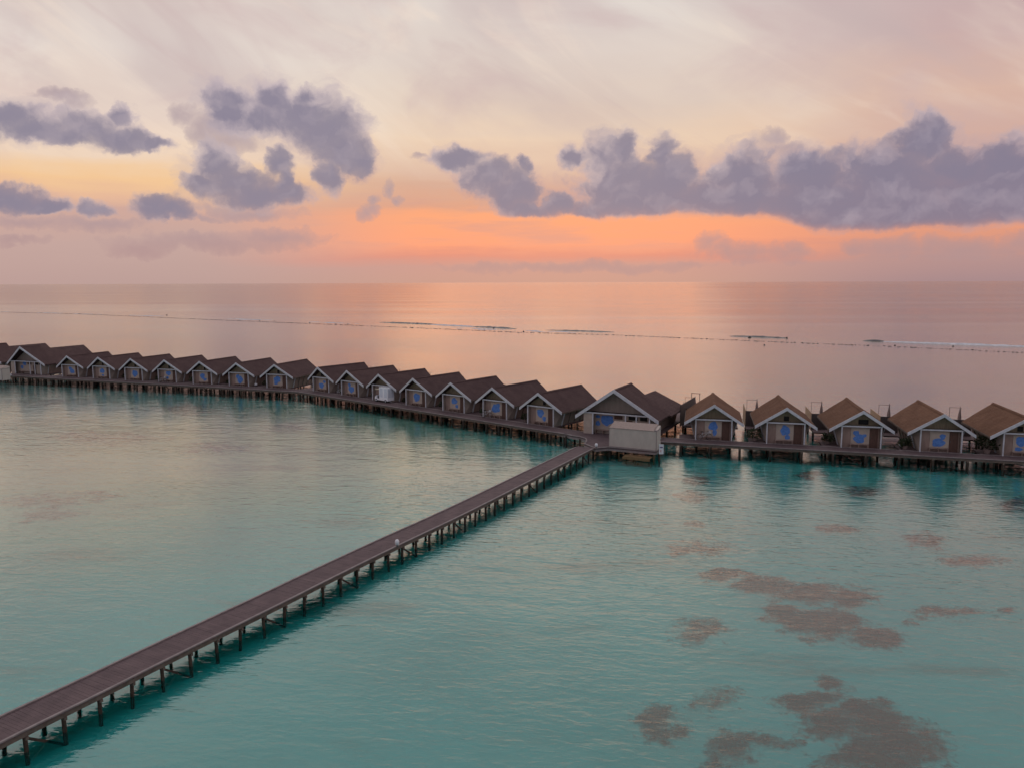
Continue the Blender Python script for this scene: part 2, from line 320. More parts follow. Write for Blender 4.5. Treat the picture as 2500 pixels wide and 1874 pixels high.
# warm sky reflection on the left of the lagoon, painted into the water tint
warm_sheen = n.v('LENGTH', n.v('MULTIPLY_ADD', geo, (1 / 34, 1 / 36, 0), (34 / 34, -82 / 36, 0)), out=1)
warm_sheen = n.m('ADD', warm_sheen, n.m('MULTIPLY', n.m('SUBTRACT', n.noise(n.v('MULTIPLY', geo, (.06, .10, 0)), 1.0, 3.0, .5), .5), .6))
tint = n.mix(n.sm(warm_sheen, .25, 1.2, .8, 0), tint, (.68, .73, .55, 1))
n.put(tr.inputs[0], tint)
mx = n.n('ShaderNodeMixShader'); 
inv = n.m('SUBTRACT', 1.0, fr.outputs[0]); n.put(mx.inputs[0], n.m('SUBTRACT', 1.0, n.m('MULTIPLY', inv, inv)))   # two facets per ripple: a rough sea mirrors more than one flat facet
df = n.n('ShaderNodeBsdfDiffuse'); n.put(df.inputs[0], n.mix(n.sm(dist, 300, 345), (.012, .245, .26, 1), (.02, .05, .07, 1)))
tb = n.n('ShaderNodeMixShader'); tb.inputs[0].default_value = .07; n.put(tb.inputs[1], tr.outputs[0]); n.put(tb.inputs[2], df.outputs[0])
n.put(mx.inputs[1], tb.outputs[0]); n.put(mx.inputs[2], gl.outputs[0])
n.put(o.inputs[0], mx.outputs[0])

# ------------------------------------------------------------------ mesh helpers
class MB:
    def __init__(s): s.v = []; s.f = []
    def add(s, vs, fs):
        k = len(s.v); s.v += [tuple(q) for q in vs]; s.f += [tuple(k + i for i in f) for f in fs]; return s
    def hexa(s, a, b): # two quads, same winding
        return s.add(list(a) + list(b), [(3, 2, 1, 0), (4, 5, 6, 7), (0, 1, 5, 4), (1, 2, 6, 5), (2, 3, 7, 6), (3, 0, 4, 7)])
    def box(s, x0, x1, y0, y1, z0, z1):
        return s.hexa([(x0, y0, z0), (x1, y0, z0), (x1, y1, z0), (x0, y1, z0)], [(x0, y0, z1), (x1, y0, z1), (x1, y1, z1), (x0, y1, z1)])
    def obox(s, c, ax, l, w, z0, z1): # oriented box round c=(x,y), long axis ax (unit), length l, width w
        px, py = -ax[1], ax[0]; q = []
        for i, j in ((-1, -1), (1, -1), (1, 1), (-1, 1)): q.append((c[0] + ax[0] * l / 2 * i + px * w / 2 * j, c[1] + ax[1] * l / 2 * i + py * w / 2 * j))
        return s.hexa([(*p, z0) for p in q], [(*p, z1) for p in q])
    def prism(s, poly, d): # polygon of 3-D points pushed along d
        k = len(poly); d = Vector(d); a = [Vector(p) for p in poly]; b = [p + d for p in a]
        return s.add(a + b, [tuple(range(k))[::-1], tuple(range(k, 2 * k))] + [(i, (i + 1) % k, k + (i + 1) % k, k + i) for i in range(k)])
    def tube(s, p0, p1, r0, r1=None, n=8, cap=True):
        r1 = r0 if r1 is None else r1; p0 = Vector(p0); p1 = Vector(p1); d = (p1 - p0).normalized()
        u = d.orthogonal().normalized(); w = d.cross(u); vs = []
        for p, r in ((p0, r0), (p1, r1)):
            for i in range(n):
                a = 2 * math.pi * i / n; vs.append(p + u * (r * math.cos(a)) + w * (r * math.sin(a)))
        fs = [(i, (i + 1) % n, n + (i + 1) % n, n + i) for i in range(n)]
        if cap: fs += [tuple(range(n))[::-1], tuple(range(n, 2 * n))]
        return s.add(vs, fs)
    def beam(s, p0, p1, w, h): # rectangular bar
        p0 = Vector(p0); p1 = Vector(p1); d = (p1 - p0).normalized(); up = Vector((0, 0, 1))
        if abs(d.z) > .97: up = Vector((0, 1, 0))
        u = d.cross(up).normalized(); q = u.cross(d).normalized(); c = []
        for p in (p0, p1): c.append([p + u * (w / 2 * i) + q * (h / 2 * j) for i, j in ((-1, -1), (1, -1), (1, 1), (-1, 1))])
        return s.hexa(c[0], c[1])
    def lathe(s, prof, c=(0, 0, 0), n=14):
        vs = []; fs = []
        for r, z in prof:
            for i in range(n): a = 2 * math.pi * i / n; vs.append((c[0] + r * math.cos(a), c[1] + r * math.sin(a), c[2] + z))
        for k in range(len(prof) - 1):
            for i in range(n): fs.append((k * n + i, k * n + (i + 1) % n, (k + 1) * n + (i + 1) % n, (k + 1) * n + i))
        fs.append(tuple(range(n))[::-1]); fs.append(tuple(range((len(prof) - 1) * n, len(prof) * n)))
        return s.add(vs, fs)
    def ring(s, c, ax, rad, thick, n=18, k=6): # torus in the plane with unit normal ax
        c = Vector(c); ax = Vector(ax).normalized(); u = ax.orthogonal().normalized(); w = ax.cross(u); vs = []; fs = []
        for i in range(n):
            a = 2 * math.pi * i / n; d = u * math.cos(a) + w * math.sin(a)
            for j in range(k):
                b = 2 * math.pi * j / k; vs.append(c + d * (rad + thick * math.cos(b)) + ax * (thick * math.sin(b)))
        for i in range(n):
            for j in range(k): fs.append((i * k + j, ((i + 1) % n) * k + j, ((i + 1) % n) * k + (j + 1) % k, i * k + (j + 1) % k))
        return s.add(vs, fs)
    def lump(s, c, r, rng, k=6, rows=3): # rough low boulder
        vs = []; fs = []
        for j in range(rows + 1):
            ph = (j / rows) * math.pi / 2
            for i in range(k):
                a = 2 * math.pi * (i + .5 * (j % 2)) / k; q = 1 + rng.uniform(-.25, .25)
                vs.append((c[0] + r[0] * q * math.cos(a) * math.cos(ph * .95), c[1] + r[1] * q * math.sin(a) * math.cos(ph * .95), c[2] + r[2] * math.sin(ph) * (1 + rng.uniform(-.2, .2))))
        for j in range(rows):
            for i in range(k): fs.append((j * k + i, j * k + (i + 1) % k, (j + 1) * k + (i + 1) % k, (j + 1) * k + i))
        fs.append(tuple(range(rows * k, rows * k + k)))
        return s.add(vs, fs)
    def mesh(s, name, material, smooth=False):
        me = bpy.data.meshes.new(name); me.from_pydata(s.v, [], s.f); me.validate(); me.update()
        if material: me.materials.append(M[material])
        if smooth:
            for p in me.polygons: p.use_smooth = True
        return me
    def build(s, name, material, parent=None, smooth=False):
        return put(name, s.mesh(name, material, smooth), parent)
def put(name, me, parent=None):
    o = bpy.data.objects.new(name, me); S.collection.objects.link(o)
    if parent is not None: o.parent = parent
    return o
def tag(o, label=None, cat=None, group=None, kind=None):
    if label: o['label'] = label
    if cat: o['category'] = cat
    if group: o['group'] = group
    if kind: o['kind'] = kind
    return o
def empty(name, loc, rz=0.0):
    o = bpy.data.objects.new(name, None); S.collection.objects.link(o); o.location = loc; o.rotation_euler = (0, 0, rz); o.empty_display_size = .3
    return o
def copy_tree(o, parent=None):
    c = o.copy(); S.collection.objects.link(c)
    if parent is not None: c.parent = parent
    for ch in list(o.children): copy_tree(ch, c)
    return c

# ------------------------------------------------------------------ setting: sea, seabed
w = MB(); XS = [-60000, -6000, -800, -200, 0, 200, 800, 6000, 60000]; YS = [-400, -50, 60, 200, 400, 1200, 6000, 60000]
w.add([(x, y, 0) for y in YS for x in XS], [(j * 9 + i, j * 9 + i + 1, (j + 1) * 9 + i + 1, (j + 1) * 9 + i) for j in range(7) for i in range(8)])
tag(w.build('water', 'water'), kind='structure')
SB = -0.55
sb = MB(); sb.add([(x, y, SB) for y in YS for x in XS], [(j * 9 + i, j * 9 + i + 1, (j + 1) * 9 + i + 1, (j + 1) * 9 + i) for j in range(7) for i in range(8)])
tag(sb.build('seabed', 'sand'), kind='structure')

# ------------------------------------------------------------------ villas
VL, VW, VZ, VE, PROW = 9.6, 3.03, 3.9, 1.85, .5
MC = {}
def cached(key, fn):
    if key not in MC: MC[key] = fn()
    return MC[key]
def roof_mesh(L, Wd, zr, ze, prow, name, material, th=.17, x0=0.0):
    b = MB()
    for s_ in (-1, 1):
        r0, r1 = Vector((x0, 0, zr)), Vector((x0, L, zr)); e0, e1 = Vector((x0 + s_ * Wd, prow, ze)), Vector((x0 + s_ * Wd, L - prow, ze))
        K, J = 14, 8; top = []; rng = random.Random(int(L * 100) + s_)
        for j in range(J + 1):
            for i in range(K + 1):
                a = r0.lerp(r1, i / K); c = e0.lerp(e1, i / K); p = a.lerp(c, j / J)
                if 0 < j: p = p + Vector((0, 0, rng.uniform(-.022, .022)))
                top.append(p)
        k = (J + 1) * (K + 1); low = [p - Vector((0, 0, th)) for p in top]; fs = []
        for j in range(J):
            for i in range(K):
                q = j * (K + 1) + i; f = (q, q + 1, q + K + 2, q + K + 1)
                f = f if s_ < 0 else f[::-1]
                fs.append(f); fs.append(tuple(k + x for x in f[::-1]))
        ed = [j * (K + 1) for j in range(J + 1)], [j * (K + 1) + K for j in range(J + 1)], [J * (K + 1) + i for i in range(K + 1)]
        for e in ed:
            for a, c in zip(e, e[1:]): fs.append((a, c, k + c, k + a))
        b.add(top + low, fs)
    return b.mesh(name, material)
def rake(zr, ze, Wd, prow, side, h, th, x0=0.0, over=.06):
    a = Vector((x0, -over, zr + .07)); e = Vector((x0 + side * (Wd + .05), prow - over, ze + .05)); d = (e - a).normalized()
    dn = Vector((0, 0, -h)); bk = Vector((0, th, 0))
    return MB().hexa([a, e, e + dn, a + dn], [a + bk, e + bk, e + dn + bk, a + dn + bk])
def blob(cx, cy, rx, ry, rng, n=22):
    pts = []
    p1, p2 = rng.uniform(0, 6), rng.uniform(0, 6)
    for i in range(n):
        a = 2 * math.pi * i / n; k = 1 + .09 * math.sin(3 * a + p1) + .07 * math.sin(5 * a + p2) + rng.uniform(-.04, .04)
        pts.append((cx + rx * k * math.cos(a), cy + ry * k * math.sin(a)))
    return pts
def motif_mesh(blobs, x0, x1, z0, z1, yf, seed):
    b = MB(); rng = random.Random(seed)
    for i, (cx, cy, rx, ry) in enumerate(blobs):
        pts = blob(x0 + cx * (x1 - x0), z1 - cy * (z1 - z0), rx * (x1 - x0), ry * (z1 - z0), rng)
        th = .012 + .004 * i
        b.prism([(x, yf, z) for x, z in pts][::-1], (0, -th, 0))
    return b.mesh('painted_motif', 'blue_paint')

def villa(org, axis_deg, roof, motif, window, seed, side=3.4):
    t_ = empty('overwater_villa', (org[0], org[1], DZ), -R(axis_deg))
    def part(name, key, fn, parent=t_):
        return put(name, cached((name, key), fn), parent)
    rf = part('roof', roof, lambda: roof_mesh(VL, VW, VZ, VE, PROW, 'roof', roof))
    part('ridge_cap', roof, lambda: MB().prism([(-.2, .02, VZ - .06), (0, -.02, VZ + .055), (.2, .02, VZ - .06), (0, 0, VZ + .02)], (0, VL - .06, 0)).mesh('ridge_cap', roof), rf)
    for s_ in (-1, 1):
        part('bargeboard', s_, lambda: rake(VZ, VE, VW, PROW, s_, .33, .07).mesh('bargeboard', 'white_paint'))
        part('eave_board', s_, lambda: MB().hexa([(s_ * (VW + .01), PROW + .09, VE - .20), (s_ * (VW + .05), PROW + .09, VE - .20), (s_ * (VW + .05), VL - PROW, VE - .20), (s_ * (VW + .01), VL - PROW, VE - .20)],
             [(s_ * (VW + .01), PROW + .09, VE - .02), (s_ * (VW + .05), PROW + .09, VE - .02), (s_ * (VW + .05), VL - PROW, VE - .02), (s_ * (VW + .01), VL - PROW, VE - .02)]).mesh('eave_board', 'beam_wood'))
        part('post', s_, lambda: MB().box(s_ * 1.86 - .06, s_ * 1.86 + .06, .49, .61, 0, 2.17).mesh('post', 'white_paint'))
        # leaning corner post, the panel between it and the front post, and the ribs of the side wall
        part('corner_post', s_, lambda: MB().beam((s_ * 1.93, 2.16, .0), (s_ * 2.54, 2.16, 2.05), .16, .115).mesh('corner_post', 'white_paint'))
        part('side_panel', s_, lambda: MB().hexa([(s_ * 1.80, .62, 0), (s_ * 1.80, .62, 2.25), (s_ * 2.40, 2.10, 2.02), (s_ * 1.84, 2.10, 0)],
             [(s_ * 1.86, .62, 0), (s_ * 1.86, .62, 2.25), (s_ * 2.46, 2.10, 2.02), (s_ * 1.90, 2.10, 0)]).mesh('side_panel', 'wall_taupe'))
        for yy in (3.5, 4.8, 6.1, 7.4):
            part('wall_batten', (s_, yy), lambda: MB().beam((s_ * 1.965, yy, .02), (s_ * 2.54, yy, 2.0), .07, .06).mesh('wall_batten', 'beam_wood'))
    part('beam', 0, lambda: MB().box(-1.95, 1.95, .48, .60, 2.17, 2.31).mesh('beam', 'white_paint'))
    part('porch_ceiling', 0, lambda: MB().box(-1.90, 1.90, .61, 1.25, 2.20, 2.24).mesh('porch_ceiling', 'dark_wood'))
    part('gable_board', 0, lambda: MB().prism([(-2.0, 1.20, 2.245), (2.0, 1.20, 2.245), (1.75, 1.20, 2.50), (0, 1.20, 3.68), (-1.75, 1.20, 2.50)], (0, .05, 0)).mesh('gable_board', 'gable_wood'))
    for x in (-1.1, -.55, .0, .55, 1.1):
        part('gable_batten', x, lambda: MB().box(x - .025, x + .025, 1.165, 1.198, 2.26, 3.60 - abs(x) * .69).mesh('gable_batten', 'gable_wood'))
    if window is not None:
        wx, ww = window
        part('gable_window', window, lambda: MB().box(wx - ww / 2, wx + ww / 2, 1.152, 1.18, 2.36, 2.86).mesh('gable_window', 'black_hole'))
        part('window_trim', window, lambda: MB().box(wx + ww / 2 + .004, wx + ww / 2 + .05, 1.145, 1.19, 2.33, 2.88).mesh('window_trim', 'gable_wood'))
    # porch: back wall, pale panel with the painting, door, bench
    part('front_wall', 0, lambda: MB().box(-1.78, 1.78, .96, 1.04, 0, 2.195).mesh('front_wall', 'wall_brown'))
    pn = part('art_panel', 0, lambda: MB().box(-.92, .82, .915, .957, .40, 2.02).mesh('art_panel', 'art_panel'))
    put('painted_motif', motif_mesh(motif, -.92, .82, .40, 2.02, .913, seed), pn)
    dr = part('door', 0, lambda: MB().box(.86, 1.64, .925, .957, .0, 2.05).mesh('door', 'door_wood'))
    part('handle', 0, lambda: MB().box(.93, .96, .89, .923, .95, 1.15).mesh('handle', 'metal_dark'), dr)
    part('bench', 0, lambda: MB().box(-1.0, .75, .60, .90, .34, .40).box(-1.0, -.93, .62, .88, .01, .34).box(-.2, -.13, .62, .88, .01, .34).box(.65, .72, .62, .88, .01, .34).mesh('bench', 'wall_brown'))
    # body with walls that lean outwards
    part('body', 0, lambda: MB().hexa([(-1.93, 2.22, .005), (1.93, 2.22, .005), (1.93, 8.4, .005), (-1.93, 8.4, .005)], [(-2.5, 2.22, 2.0), (2.5, 2.22, 2.0), (2.5, 8.4, 2.0), (-2.5, 8.4, 2.0)]).mesh('body', 'wall_brown'))
    part('floor', 0, lambda: MB().box(-2.0, 2.0, .56, 8.6, -.16, 0).mesh('floor', 'deck_wood'))
    part('terrace', side, lambda: MB().box(-3.45 if side < 5 else -1.98, 2.9, 8.7, 16.2, -.17, -.01).mesh('terrace', 'deck_wood'))
    part('privacy_screen', 0, lambda: MB().box(-3.45, -3.38, 10.7, 16.0, 0, 1.82).mesh('privacy_screen', 'screen_tan'))
    part('screen_return', 0, lambda: MB().box(-3.45, -1.6, 10.61, 10.68, 0, 1.80).mesh('screen_return', 'screen_dark'))
    part('terrace_frame', 0, lambda: MB().beam((-3.2, 12.9, 0), (-3.2, 12.9, 2.75), .035, .035).beam((-2.05, 12.9, 0), (-2.05, 12.9, 2.75), .035, .035).beam((-3.26, 12.9, 2.77), (-1.99, 12.9, 2.77), .035, .035).mesh('terrace_frame', 'beam_wood'))
    part('side_deck', side, lambda: MB().box(-(3.6 if side < 5 else 5.3), -2.02, .56, side, -.165, -.005).mesh('side_deck', 'deck_wood'))  # long version is stretched back to block low orange light under the villas
    k = 0
    for yy in (1.2, 4.6, 8.2, 11.4, 15.6):
        for xx in ((-1.75, 1.75) if yy < 9 else (-3.1, -.1, 2.6)):
            part('stilt', (xx, yy), lambda: MB().tube((xx, yy, -DZ + SB - .2), (xx, yy, -.165), .13, .12, 7).mesh('stilt', 'pile_wood'))
    for xx, yy in ((-3.3, .9), (-3.3, 3.1)):
        part('stilt', (xx, yy), lambda: MB().tube((xx, yy, -DZ + SB - .2), (xx, yy, -.17), .11, .10, 7).mesh('stilt', 'pile_wood'))
    return t_

def lerp2(a, b, k): return (a[0] + (b[0] - a[0]) * k, a[1] + (b[1] - a[1]) * k)
A1, A7 = (-80.5, 140.3), (-38.1, 124.1)
B1, B7 = (-30.1, 119.9), (3.03, 90.7)
C1, C4 = (21.4, 81.36), (42.28, 75.13)
WIN = (.05, .42)
rows = []
ma = [[(.35, .3, .2, .2), (.58, .6, .3, .25)], [(.45, .4, .3, .26), (.52, .86, .14, .1)], [(.5, .5, .33, .36)], [(.5, .3, .3, .24), (.36, .78, .15, .14)], [(.40, .42, .26, .3), (.66, .74, .2, .15)],
      [(.3, .3, .2, .24), (.54, .55, .3, .3), (.5, .85, .2, .12)], [(.46, .36, .36, .3), (.3, .66, .2, .26)]]
la = ['small blue spot over a larger one', 'round blue spot over a tiny dot', 'one big upright blue oval', 'round blue head over a small drop',
      'blue oval with lower right lobe', 'three joined blue lobes', 'blue tilted comma shape']
wa = [None, (-.15, .34), (-.1, .36), (0, .4), (.1, .36), None, (-.02, .42)]
ordn = ['first', 'second', 'third', 'fourth', 'fifth', 'sixth', 'seventh']
for i in range(7):
    o_ = villa(lerp2(A1, A7, i / 6), 17.6, 'thatch_dark', ma[i], wa[i], 100 + i, 14.0)
    tag(o_, f'{ordn[i]} villa from the far left pavilion, {la[i]}', 'villa', 'thatched villas over the lagoon')
mb = [[(.35, .66, .33, .27), (.76, .27, .18, .13)], [(.24, .25, .17, .19), (.47, .63, .36, .28)], [(.45, .3, .36, .28), (.52, .66, .22, .26)], [(.43, .5, .34, .35)], [(.44, .38, .29, .26), (.68, .78, .14, .15)],
      [(.45, .52, .37, .32), (.67, .26, .18, .17)], [(.38, .38, .28, .3), (.70, .77, .15, .18)]]
lb = ['blue spot low left and small dot upper right', 'small blue dot above a big blue spot', 'blue oval painting, behind the white cart', 'single broad blue oval painting', 'blue round painting with a short tail',
      'blue heart-like painting with a bump on top', 'blue oval painting with a long tail, gable window']
wb = [(-.3, .8), None, None, None, None, None, (.16, .42)]
for i in range(7):
    rn = 'thatch_dark'
    o_ = villa(lerp2(B1, B7, i / 6), 37.4, rn, mb[i], wb[i], 200 + i, 14.0)
    where = 'next to the large pavilion' if i == 6 else f'{ordn[i]} past the walkway bend'
    tag(o_, f'dark-roofed villa {where}, {lb[i]}', 'villa', 'thatched villas over the lagoon')
mc = [[(.5, .32, .27, .3), (.60, .76, .13, .2)], [(.52, .38, .27, .32), (.66, .81, .15, .16)], [(.28, .33, .17, .16), (.46, .68, .30, .29), (.74, .47, .12, .1)], [(.66, .31, .15, .18), (.46, .68, .33, .26)], [(.42, .36, .3, .3), (.3, .84, .2, .12)]]
lc = ['brown-roofed villa just right of the large pavilion, blue heart painting with a stem', 'brown-roofed villa with dark gable window, blue round painting over a smaller spot', 'brown-roofed villa with wide gable opening, blue duck-like painting',
      'brown-roofed villa with plain gable, blue blot painting leaning up right', 'brown-roofed villa cut by the right edge of the photo']
wc = [None, (.1, .52), (.25, .95), None, (-.3, .5)]
dC = ((C4[0] - C1[0]) / 3, (C4[1] - C1[1]) / 3)
CP = [(C1[0] + dC[0] * i, C1[1] + dC[1] * i) for i in range(6)]
for i in range(5):
    o_ = villa(CP[i], 13.4, 'thatch_brown', mc[i], wc[i], 300 + i)
    tag(o_, lc[i], 'villa', 'thatched villas over the lagoon')

# ------------------------------------------------------------------ pavilions (a tall front gable with a lower one behind it)
def pavilion(org, axis_deg, label, motif, L1=6.4, L2=9.6, seed=1, roof='thatch_dark', Z2=4.55, W2=4.55, X2=.25):
    t_ = empty('gabled_pavilion', (org[0], org[1], DZ), -R(axis_deg))
    W1, Z1, E1 = 4.75, 5.2, 1.95
    rf = put('roof', roof_mesh(L1, W1, Z1, E1, .9, 'roof', roof), t_)
    put('ridge_cap', MB().prism([(-.2, .02, Z1 - .06), (0, -.02, Z1 + .055), (.2, .02, Z1 - .06), (0, 0, Z1 + .02)], (0, L1 - .06, 0)).mesh('ridge_cap', roof), rf)
    r2 = roof_mesh(L2, W2, Z2, 1.8, .6, 'rear_roof', roof, x0=.0)
    o2 = put('rear_roof', r2, t_); o2.location = (X2, L1 - 1.2, 0)
    for s_ in (-1, 1):
        rake(Z1, E1, W1, .9, s_, .40, .08).build('bargeboard', 'white_paint', t_)
        MB().beam((s_ * 3.78, 2.3, 0), (s_ * 4.3, 2.3, 2.1), .12, .12).build('corner_post', 'white_paint', t_)
        MB().hexa([(s_ * 3.72, 1.0, 0), (s_ * 3.72, 1.0, 2.4), (s_ * 4.22, 2.24, 2.2), (s_ * 3.74, 2.24, 0)], [(s_ * 3.78, 1.0, 0), (s_ * 3.78, 1.0, 2.4), (s_ * 4.28, 2.24, 2.2), (s_ * 3.8, 2.24, 0)]).build('side_panel', 'wall_taupe', t_)
    MB().box(-3.85, 3.85, .82, .95, 2.33, 2.47).build('beam', 'white_paint', t_)
    for x in (-2.7, 1.1, 2.32, 3.8): MB().box(x - .07, x + .07, .83, .94, 0, 2.325).build('post', 'white_paint', t_)
    MB().box(-3.80, -2.78, .90, 1.0, 0, 2.32).build('wing_wall', 'art_panel', t_)
    MB().box(-3.8, 3.8, .97, 2.0, 2.36, 2.40).build('porch_ceiling', 'dark_wood', t_)
    MB().prism([(-3.75, 1.9, 2.41), (3.75, 1.9, 2.41), (0, 1.9, 4.95)], (0, .06, 0)).build('gable_board', 'wall_taupe', t_)
    fw = MB().box(-3.7, 3.7, 1.7, 1.78, 0, 2.355).build('front_wall', 'art_panel', t_)
    for x0, x1 in ((-.45, .5), (1.2, 2.25), (2.5, 3.3)): 
        wn_ = MB().box(x0, x1, 1.66, 1.698, 1.72, 2.12).build('window', 'black_hole' if x0 > 1 else 'door_wood', t_)
    mo = motif_mesh(motif, -2.6, -.4, .5, 2.25, 1.698, seed); put('painted_motif', mo, fw)
    MB().box(-2.55, .9, 1.3, 1.69, .40, .46).box(-2.55, -2.48, 1.32, 1.68, .01, .40).box(.8, .87, 1.32, 1.68, .01, .40).box(-1.7, -1.63, 1.32, 1.68, .01, .40).build('bench', 'wall_brown', t_)
    MB().box(.95, 1.65, 1.65, 1.698, .0, 1.66).build('door', 'door_wood', t_)
    MB().hexa([(-3.6, 2.3, .005), (3.6, 2.3, .005), (3.6, 13.0, .005), (-3.6, 13.0, .005)], [(-4.2, 2.3, 2.15), (4.2, 2.3, 2.15), (4.0, 13.0, 2.0), (-4.0, 13.0, 2.0)]).build('body', 'wall_brown', t_)
    MB().box(-4.2, 4.2, .58, 14.6, -.17, -.002).build('floor', 'deck_wood', t_)
    MB().box(-4.0, 6.2, 14.65, 20.0, -.17, -.01).build('terrace', 'deck_wood', t_)
    for x in (-3.6, 0, 3.6):
        for y in (1.5, 5, 9, 13, 17): MB().tube((x, y, -DZ + SB - .2), (x, y, -.172), .14, .13, 7).build('stilt', 'pile_wood', t_)
    tag(t_, label, 'pavilion', 'gabled pavilions')
    return t_
PV = (11.06, 83.9)
pav = pavilion(PV, 26.0, 'largest gabled pavilion at the walkway junction, behind the pale shed', [(.10, .22, .12, .10), (.10, .66, .13, .16), (.56, .42, .30, .34), (.76, .38, .18, .26)], seed=401, L2=8.2, Z2=3.5, W2=4.0, X2=.9)
MB().box(5.0, 5.08, 9.5, 16.8, 0, 2.5).build('privacy_screen', 'screen_dark', pav)
MB().beam((4.6, 17.0, 0), (4.6, 17.0, 2.9), .06, .06).beam((5.6, 17.0, 0), (5.6, 17.0, 2.9), .06, .06).beam((4.5, 17, 2.93), (5.7, 17, 2.93), .06, .06).build('terrace_frame', 'beam_wood', pav)
H0 = (-91.8, 145.0)
pavilion(H0, 19.5, 'far left gabled pavilion with white trim, before the row of small villas', [(.62, .2, .2, .22), (.3, .6, .16, .2)], L1=4.0, L2=11.0, seed=402)
pavilion((-102.6, 149.2), 19.5, 'gabled pavilion cut by the left edge of the photo', [(.5, .5, .2, .2)], L1=6.0, seed=403)

# ------------------------------------------------------------------ walkways and jetty
def strip(pts_l, pts_r): # left and right edge polylines
    return pts_l, pts_r
def resample(poly, step):
    P = [Vector((p[0], p[1], 0)) for p in poly]; out = [P[0].copy()]; acc = 0.0
    for a, b in zip(P, P[1:]):
        L = (b - a).length; d = (b - a) / L; s_ = step - acc
        while s_ <= L: out.append(a + d * s_); s_ += step
        acc = (acc + L) % step
    return out
def smooth(poly, it=2):
    P = [Vector((p[0], p[1], 0)) for p in poly]
    for _ in range(it):
        q = [P[0]]
        for a, b in zip(P, P[1:]): q += [a.lerp(b, .25), a.lerp(b, .75)]
        q.append(P[-1]); P = q
    return P
def walkway(name, centre, width, label, cat, pile_step, group=None, ztop=DZ, plank=.16, both=True, brace_every=4, pile_r=.10, edge_mat='edge_wood'):
    t_ = empty(name, (centre[0][0], centre[0][1], ztop)); o0 = Vector((centre[0][0], centre[0][1], 0))
    def dirs(P):
        D = []
        for i in range(len(P)):
            a = P[max(0, i - 1)]; b = P[min(len(P) - 1, i + 1)]; D.append((b - a).normalized())
        return D
    P = resample(centre, plank); D = dirs(P); rng = random.Random(len(P))
    b = MB()
    for p, d in zip(P, D):
        q = p - o0; jit = rng.uniform(-.02, .02)
        b.obox((q.x + -d.y * jit, q.y + d.x * jit), (d.x, d.y), plank - .007, width, -.05 + rng.uniform(-.004, .004), rng.uniform(-.004, .003))
    b.build('deck', 'deck_wood', t_)
    E = resample(centre, .8); DE = dirs(E)
    for s_ in (-1, 1):
        b = MB(); c = MB()
        for (p, d), (p2, d2) in zip(zip(E, DE), zip(E[1:], DE[1:])):
            u = Vector((-d.y, d.x, 0)) * s_ * (width / 2 - .02); u2 = Vector((-d2.y, d2.x, 0)) * s_ * (width / 2 - .02)
            a = p - o0 + u; e = p2 - o0 + u2
            b.beam(a + Vector((0, 0, .035)), e + Vector((0, 0, .035)), .11, .06)
            k = 1.0 - .10 / (width / 2)
            c.beam(p - o0 + u * k + Vector((0, 0, -.17)), p2 - o0 + u2 * k + Vector((0, 0, -.17)), .07, .22)
        b.build('edge_board', edge_mat, t_); c.build('stringer', 'beam_wood', t_)
    Q = resample(centre, pile_step); DQ = dirs(Q); zb = SB - ztop - .2
    for i, (p, d) in enumerate(zip(Q, DQ)):
        n_ = Vector((-d.y, d.x, 0)); hw = width / 2 - .22
        cap = p - o0
        MB().beam(cap - n_ * (width / 2 - .05) + Vector((0, 0, -.35)), cap + n_ * (width / 2 - .05) + Vector((0, 0, -.35)), .12, .13).build('cross_beam', 'beam_wood', t_)
        for s_ in ((-1, 1) if both else (-1,)):
            q = cap + n_ * hw * s_; lean = rng.uniform(-.05, .05)
            MB().tube((q.x + lean, q.y + lean * .5, zb), (q.x, q.y, -.285), pile_r * rng.uniform(.9, 1.12), pile_r, 8).build('pile', 'pile_wood', t_)
        if brace_every and i % brace_every == 1 and i + 1 < len(Q):
            nx = Q[i + 1] - o0; s_ = -1 if i % 2 else 1
            MB().beam(cap + n_ * hw * s_ + Vector((0, 0, -.38)), nx + n_ * hw * s_ + Vector((0, 0, -1.5)), .06, .10).build('brace', 'pile_wood', t_)
    tag(t_, label, cat, group)
    return t_
near = [(-19.0, 26.8), (-17.0, 30.4), (-15.7, 33.0), (-11.8, 40.2), (-10.9, 42.0), (-7.2, 48.9), (-3.8, 54.8), (2.0, 65.9), (8.5, 78.4)]
# centre line of the jetty: near edge pushed back by half its width
JW = 1.85; cl = [(-25.6, 16.0), (-22.4, 21.6)]
for i, p in enumerate(near):
    a = near[max(0, i - 1)]; b = near[min(len(near) - 1, i + 1)]; d = Vector((b[0] - a[0], b[1] - a[1], 0)).normalized()
    cl.append((p[0] - d.y * JW / 2, p[1] + d.x * JW / 2))
walkway('wooden_jetty', [tuple(p[:2]) for p in smooth(cl, 2)], JW, 'long curving wooden jetty crossing the lagoon to the large pavilion', 'jetty', 1.52, brace_every=4, pile_r=.085)
def off(p, d, axis_n, k): return (p[0] + axis_n[0] * k, p[1] + axis_n[1] * k)
def row_walk(p0, p1, ext0, ext1, label, front=-1.85, back=.5, pstep=2.0):
    d = Vector((p1[0] - p0[0], p1[1] - p0[1], 0)).normalized(); n_ = Vector((-d.y, d.x, 0)); k = (front + back) / 2
    a = Vector((p0[0], p0[1], 0)) - d * ext0 + n_ * k; b = Vector((p1[0], p1[1], 0)) + d * ext1 + n_ * k
    return walkway('boardwalk', [tuple(a[:2]), tuple(b[:2])], back - front, label, 'boardwalk', pstep, 'boardwalks in front of the villas', brace_every=5, pile_r=.13)
row_walk(A1, A7, 30.0, 6.6, 'boardwalk in front of the far left row of villas')
row_walk(B1, B7, 4.6, 7.2, 'boardwalk before the middle villas, from the bend to the pavilion')
